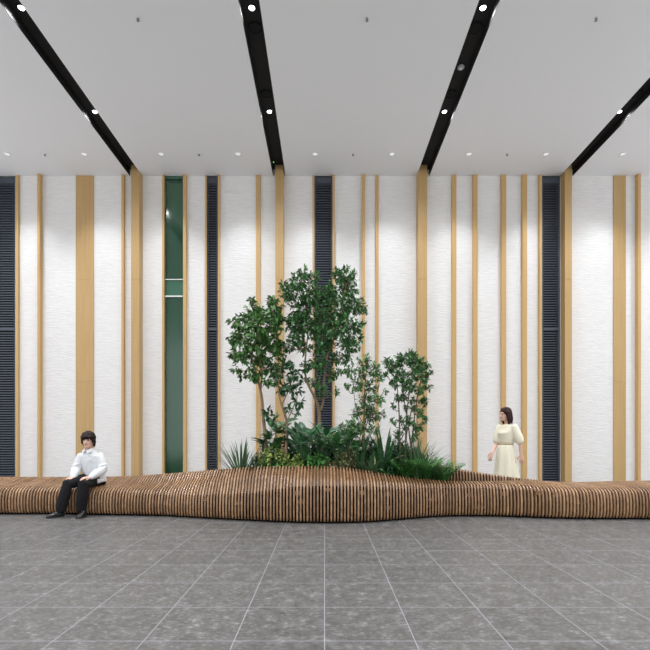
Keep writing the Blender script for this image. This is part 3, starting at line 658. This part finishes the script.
def paint_face(o, c, f, r, u, s=1.0):
    me = o.data; me.materials.append(M['lip']); me.materials.append(M['eye'])
    for p in me.polygons:
        q = p.center - c; a, bb, h = q.dot(r)/s, q.dot(f)/s, q.dot(u)/s
        if bb > .06:
            if abs(a) < .024 and abs(h + .062) < .008: p.material_index = 1
            for sg in (-1, 1):
                if ((a - sg*.031)/.014)**2 + ((h - .002)/.007)**2 < 1: p.material_index = 2

# ---- seated man
mroot = thing('person', 'person in white shirt and black trousers sitting on the slatted bench', 'person', (PX(85, 6.95), 7.05, 0))
hc = P(88.3, 440.2, 7.12); fd = Vector((.10, -1, -.03)).normalized()
Lsh, Rsh = P(80.6, 456.4, 7.17), P(100.2, 456, 7.2); Lel, Rel = P(76.5, 468.5, 7.14), P(103.2, 469.5, 7.16)
Lwr, Rwr = P(73.6, 476.8, 6.98), P(91.2, 476.8, 6.93)
Lhip, Rhip = P(91.5, 477.8, 7.28), P(98.3, 477.6, 7.30); Lkn, Rkn = P(67.8, 484.3, 6.87), P(83.8, 484.6, 6.83); Lan, Ran = P(61.2, 507.6, 6.84), P(81.3, 507.2, 6.88)
bf = Vector((-.22, -1, 0)).normalized(); br_ = Vector((-1, .22, 0)).normalized()      # body front and right-hand side
tor = lambda px, py, D, rx, ry: (P(px, py, D), br_ * rx, bf * ry)
b = MB(); f, r, u = head_mesh(b, hc, fd, 1.0)
b.tube([hc - u*.06 - f*.025, P(89, 449.5, 7.16), P(90, 453.5, 7.2)], [.052, .052, .06], 12, True)
b.loft([tor(95, 480, 7.3, .13, .10), tor(94, 472, 7.27, .13, .10), tor(92, 462, 7.22, .15, .10), tor(90.6, 455, 7.19, .15, .075), tor(90, 452, 7.18, .08, .06)], 16)
for a, e, w in ((Lsh, Lel, Lwr), (Rsh, Rel, Rwr)): b.tube([a, (a+e)/2, e, (e+w)/2, w], [.048, .043, .036, .033, .026], 10, True)
for h_, k_, a_ in ((Lhip, Lkn, Lan), (Rhip, Rkn, Ran)): b.tube([h_, (h_+k_)/2, k_, (k_+a_)/2, a_], [.08, .07, .053, .05, .036], 10, True)
hand_mesh(b, Lwr, Vector((-.25, -.85, -.28)), UP + Vector((0, -.25, 0)), 1, 1.0, .45)
hand_mesh(b, Rwr, Vector((-.75, -.6, -.12)), UP + Vector((0, -.25, 0)), -1, 1.0, .4)
o = remesh(b.build('body', M['skin'], mroot), .0062, 2); paint_face(o, hc, f, r, u)
# hair: mop with a fringe
b = MB(); rr = random.Random(5)
b.ball(hc + u*.050 - f*.018, [r*.097, f*.110, u*.094], 20, 12)
for k in range(46):
    a = rr.uniform(-2.75, 2.75); front = math.cos(a) > .1
    rad_ = Vector((0,0,0)) + f*math.cos(a)*.100 + r*math.sin(a)*.086; s0 = hc + u*(.085 + rr.uniform(-.02,.02)) - f*.01 + rad_*.75
    drop = (-.000 if math.cos(a) > .5 else (-.055 if math.cos(a) > -.1 else -.10)) + rr.uniform(-.012, .012)
    m1 = hc + u*.05 + rad_*1.05; e1 = hc + u*(drop + .018) + rad_*(1.0 if not math.cos(a) < 0 else .92) + r*rr.uniform(-.012,.012)
    b.tube([s0, m1, e1], [.02, .019, .008], 6, True)
for k in range(26):
    a = rr.uniform(-PI, PI); q = rr.uniform(.2, .9); d0 = (f*math.cos(a)*.100 + r*math.sin(a)*.088) * q
    b.tube([hc + u*(.143 - .07*q*q) + d0*.8 - f*.015, hc + u*(.140 - .09*q*q) + d0*1.1 - f*.01, hc + u*(.120 - .11*q*q) + d0*1.3 - f*.01], [.012, .014, .006], 6, True)
for sg in (-1, 1):
    for k in range(4): b.tube([hc + r*(sg*.080) - f*(.01*k) + u*.03, hc + r*(sg*.086) - f*(.012*k) - u*.03, hc + r*(sg*.072) - f*(.02 + .012*k) - u*(.085 + .008*k)], [.018, .016, .007], 6, True)
remesh(b.build('hair', M['hair_black'], mroot), .006, 1)
# shirt
b = MB(); b.loft([tor(95.4, 481.6, 7.27, .172, .15), tor(94.5, 476, 7.26, .178, .15), tor(93.2, 468, 7.24, .172, .14), tor(91.8, 460, 7.21, .175, .13), tor(90.8, 456, 7.19, .165, .105), tor(90.2, 452.8, 7.18, .112, .085), tor(89.5, 450, 7.17, .068, .068), tor(89.3, 449.2, 7.165, .06, .06)], 22)
for a, e, w, in ((Lsh, Lel, Lwr), (Rsh, Rel, Rwr)):
    d = (w - e).normalized(); b.tube([a, (a+e)/2, e, (e+w)/2, w - d*.03, w + d*.005], [.058, .066, .068, .066, .052, .040], 14, True)
    for q in (.7, .92): p = a + (e - a)*q; b.ball(p + Vector((rr.uniform(-.02,.02), -.025, 0)), [Vector((.07,0,.02)), Vector((0,.06,0)), Vector((0,0,.02))], 10, 6)
b.tube([P(84, 480, 7.10), P(90, 480.6, 7.08), P(98, 481, 7.10), P(102, 480.5, 7.16)], [.03, .04, .04, .03], 8, True)
remesh(b.build('shirt', M['shirt'], mroot), .008, 3)
ncb = P(89.3, 449.6, 7.155)
b = MB()
for sg in (-1, 1):
    p = [ncb + br_*(sg*.062) + UP*.02 - bf*.03, ncb + br_*(sg*.05) + UP*.012 + bf*.045, ncb + br_*(sg*.006) - UP*.012 + bf*.072, ncb + br_*(sg*.045) - UP*.055 + bf*.088, ncb + br_*(sg*.085) - UP*.03 + bf*.05]
    q = [v + bf*.008 + UP*.004 for v in p]; n_ = len(p)
    b.add(p + q, [tuple(range(n_))[::-1], tuple(range(n_, 2*n_))] + [(i, (i+1) % n_, n_ + (i+1) % n_, n_ + i) for i in range(n_)])
b.build('collar', M['shirt'], mroot)
for k, (px, py, D) in enumerate(((89.6, 456, 7.065), (90.3, 461.5, 7.07), (91, 467.5, 7.085), (91.7, 473.5, 7.095))):
    b = MB(); b.ball(P(px, py, D), [br_*.008, bf*.006, UP*.008], 10, 6); b.build('button', M['button'], mroot, True)
# trousers
b = MB(); b.loft([tor(95.6, 484, 7.3, .16, .14), tor(95.4, 479, 7.29, .165, .14), tor(95, 474, 7.27, .15, .12)], 18)
for h_, k_, a_ in ((Lhip, Lkn, Lan), (Rhip, Rkn, Ran)):
    b.tube([h_ - UP*.0, h_*.5 + k_*.5, k_, k_*.5 + a_*.5 + UP*.0, a_ + UP*.02, a_ - UP*.015], [.098, .095, .083, .083, .078, .074], 14, True)
remesh(b.build('trousers', M['trousers'], mroot), .009, 3)
def shoe(hx, tx, parent, lift=0):
    d = (tx - hx); L = d.length; d.normalize(); s = Vector((-d.y, d.x, 0)).normalized(); b = MB()
    st = [(-.02, .02, .02, .05), (0, .036, .05, .055), (.25, .038, .055, .058), (.45, .040, .042, .046), (.7, .047, .030, .034), (.9, .040, .024, .028), (1.0, .018, .014, .02)]
    b.loft([(hx + d*(L*t) + UP*zc, s*w, UP*(h * .98)) for t, w, h, zc in st], 16); up = b.build('shoe', M['shoe'], parent, True)
    b = MB(); R = []
    out = [(-.03, .02), (0, .036), (.3, .038), (.45, .042), (.7, .05), (.92, .04), (1.02, .014)]
    pl = [hx + d*(L*t) + s*w for t, w in out] + [hx + d*(L*t) - s*w for t, w in out[::-1]]
    b.rings([[Vector((p.x, p.y, z + lift)) for p in pl] for z in (.0, .022)]); b.build('sole', M['sole'], up)
def ground(v): v = v.copy(); v.z = 0; return v
shoe(ground(P(64, 510, 6.88)), ground(P(46.2, 516, 6.74)), mroot); shoe(ground(P(85.2, 510, 6.86)), ground(P(77, 516, 6.70)), mroot)

# ---- walking woman
WD = 7.95
wroot = thing('person', 'person in a cream dress with brown hair walking behind the bench', 'person', (PX(506, WD), WD, 0))
Q = lambda px, py, d=0: P(px, py, WD + d)
wf = Vector((-.86, -.51, 0)).normalized(); wr = Vector((-.51, .86, 0)).normalized()
hc = Q(505, 414.2); fd = Vector((-1, -.30, -.04)).normalized()
wt = lambda px, py, rx, ry, d=0: (Q(px, py, d), wr * rx, wf * ry)
Fsh, Bsh = Q(501.5, 428, -.0), Q(513.5, 427.6, -.02)
Fsh = Q(507, 427.6) + wr*.150; Bsh = Q(507, 427.6) - wr*.150
Fel, Fwr = Fsh + Vector((-.06, -.02, -.27)), Q(492.3, 452.5, -.05); Bel, Bwr = Bsh + Vector((.09, -.02, -.27)), Q(521, 454.5, -.16)
b = MB(); f, r, u = head_mesh(b, hc, fd, .95)
b.tube([hc - u*.06 - f*.03, Q(507, 423.5), Q(507.5, 427)], [.045, .043, .06], 12, True)
b.loft([wt(507, 470, .15, .11), wt(507, 458, .16, .12), wt(506.5, 443, .115, .09), wt(506.5, 434, .135, .105), wt(507, 428, .145, .08), wt(507, 425.5, .07, .06)], 16)
for a, e, w in ((Fsh, Fel, Fwr), (Bsh, Bel, Bwr)): b.tube([a, (a+e)/2, e, (e+w)/2, w], [.042, .038, .033, .029, .022], 10, True)
hand_mesh(b, Fwr, Vector((-.35, -.1, -.9)), Vector((-.8, -.6, .1)), 1, .95, .3); hand_mesh(b, Bwr, Vector((.1, -.05, -1)), Vector((-.3, -.95, 0)), 1, .95, .3)
hp = Q(507, 462); ft1, ft2 = Vector((hp.x - .22, WD - .08, .09)), Vector((hp.x + .22, WD + .10, .13))
for sg, a in ((1, ft1), (-1, ft2)):
    h_ = hp + wr*(sg*.085); k_ = (h_ + a)/2 + Vector((-.05, -.02, .02)); b.tube([h_, (h_+k_)/2, k_, (k_+a)/2 + Vector((.02,0,0)), a], [.085, .07, .052, .048, .032], 10, True)
o = remesh(b.build('body', M['skin'], wroot), .0065, 2); paint_face(o, hc, f, r, u, .95)
b = MB(); b.ball(hc + u*.035 - f*.022, [r*.090, f*.104, u*.092], 20, 12)
for k in range(40):
    a = rr.uniform(-2.9, 2.9)
    if math.cos(a) > .35: continue
    rad_ = f*math.cos(a)*.098 + r*math.sin(a)*.086; low = -.05 if math.cos(a) > .3 else -.155
    b.tube([hc + u*.09 + rad_*.7, hc + u*.03 + rad_*1.05, hc + u*(low*.5) + rad_*1.02 - f*.02, hc + u*(low + rr.uniform(-.02,.01)) + rad_*.85 - f*.035], [.022, .024, .024, .012], 6, True)
remesh(b.build('hair', M['hair_brown'], wroot), .0065, 1)
# dress: bodice, puffed sleeves, belt, flowing skirt
b = MB(); b.loft([wt(506, 444, .128, .105), wt(506.3, 439, .145, .12), wt(506.2, 433, .148, .14), wt(507, 429, .152, .105), wt(507, 426, .12, .08), wt(507, 424.3, .06, .055)], 22)
for a, e, dx in ((Fsh, Fel, -1), (Bsh, Bel, 1)):
    b.tube([a - UP*.0, a + (e-a)*.3, a + (e-a)*.6, a + (e-a)*.8], [.060, .072, .080, .076], 14, True)
remesh(b.build('bodice', M['dress'], wroot), .009, 3)
b = MB(); b.loft([(Q(505.9, y), wr*.132, wf*.108) for y in (444.6, 443.6, 442.4, 441.6)], 24); b.build('belt', M['belt'], wroot, True)
b = MB(); R = []; n = 56
for i, (py, rx, ry, dx) in enumerate(((444, .122, .102, 0), (447, .14, .12, 0), (453, .16, .145, .1), (460, .175, .16, .2), (468, .19, .18, .3), (478, .205, .205, .4), (488, .22, .235, .5), (494, .23, .25, .5))):
    c = Q(506 + dx, py); row = []
    for k in range(n):
        a = 2*PI*k/n; w_ = 1 + .055 * min(1, i/3) * math.sin(a*9 + .6*math.sin(a*2)); row.append(c + wr*(rx*w_*math.cos(a)) + wf*(ry*w_*math.sin(a)))
    R.append(row)
b.rings(R, caps=False); o = b.build('skirt', M['dress'], wroot, True); sm = o.modifiers.new('t', 'SOLIDIFY'); sm.thickness = .004
def lshoe(a, toe):
    h_ = ground(a); shoe_d = Vector((-.22, -.05, 0)); s0 = h_ + Vector((.05, .01, toe)); shoe_(s0, s0 + shoe_d)
def shoe_(hx, tx):
    d = (tx - hx); L = d.length; d.normalize(); s = Vector((-d.y, d.x, 0)).normalized(); b = MB()
    st = [(0, .018, .03, .045), (.15, .03, .04, .042), (.5, .034, .028, .03), (.8, .036, .022, .024), (1, .014, .012, .014)]
    b.loft([(hx + d*(L*t) + UP*zc, s*w, UP*h) for t, w, h, zc in st], 14); b.build('shoe', M['ladyshoe'], wroot, True)
lshoe(ft1, .0); lshoe(ft2, .0)
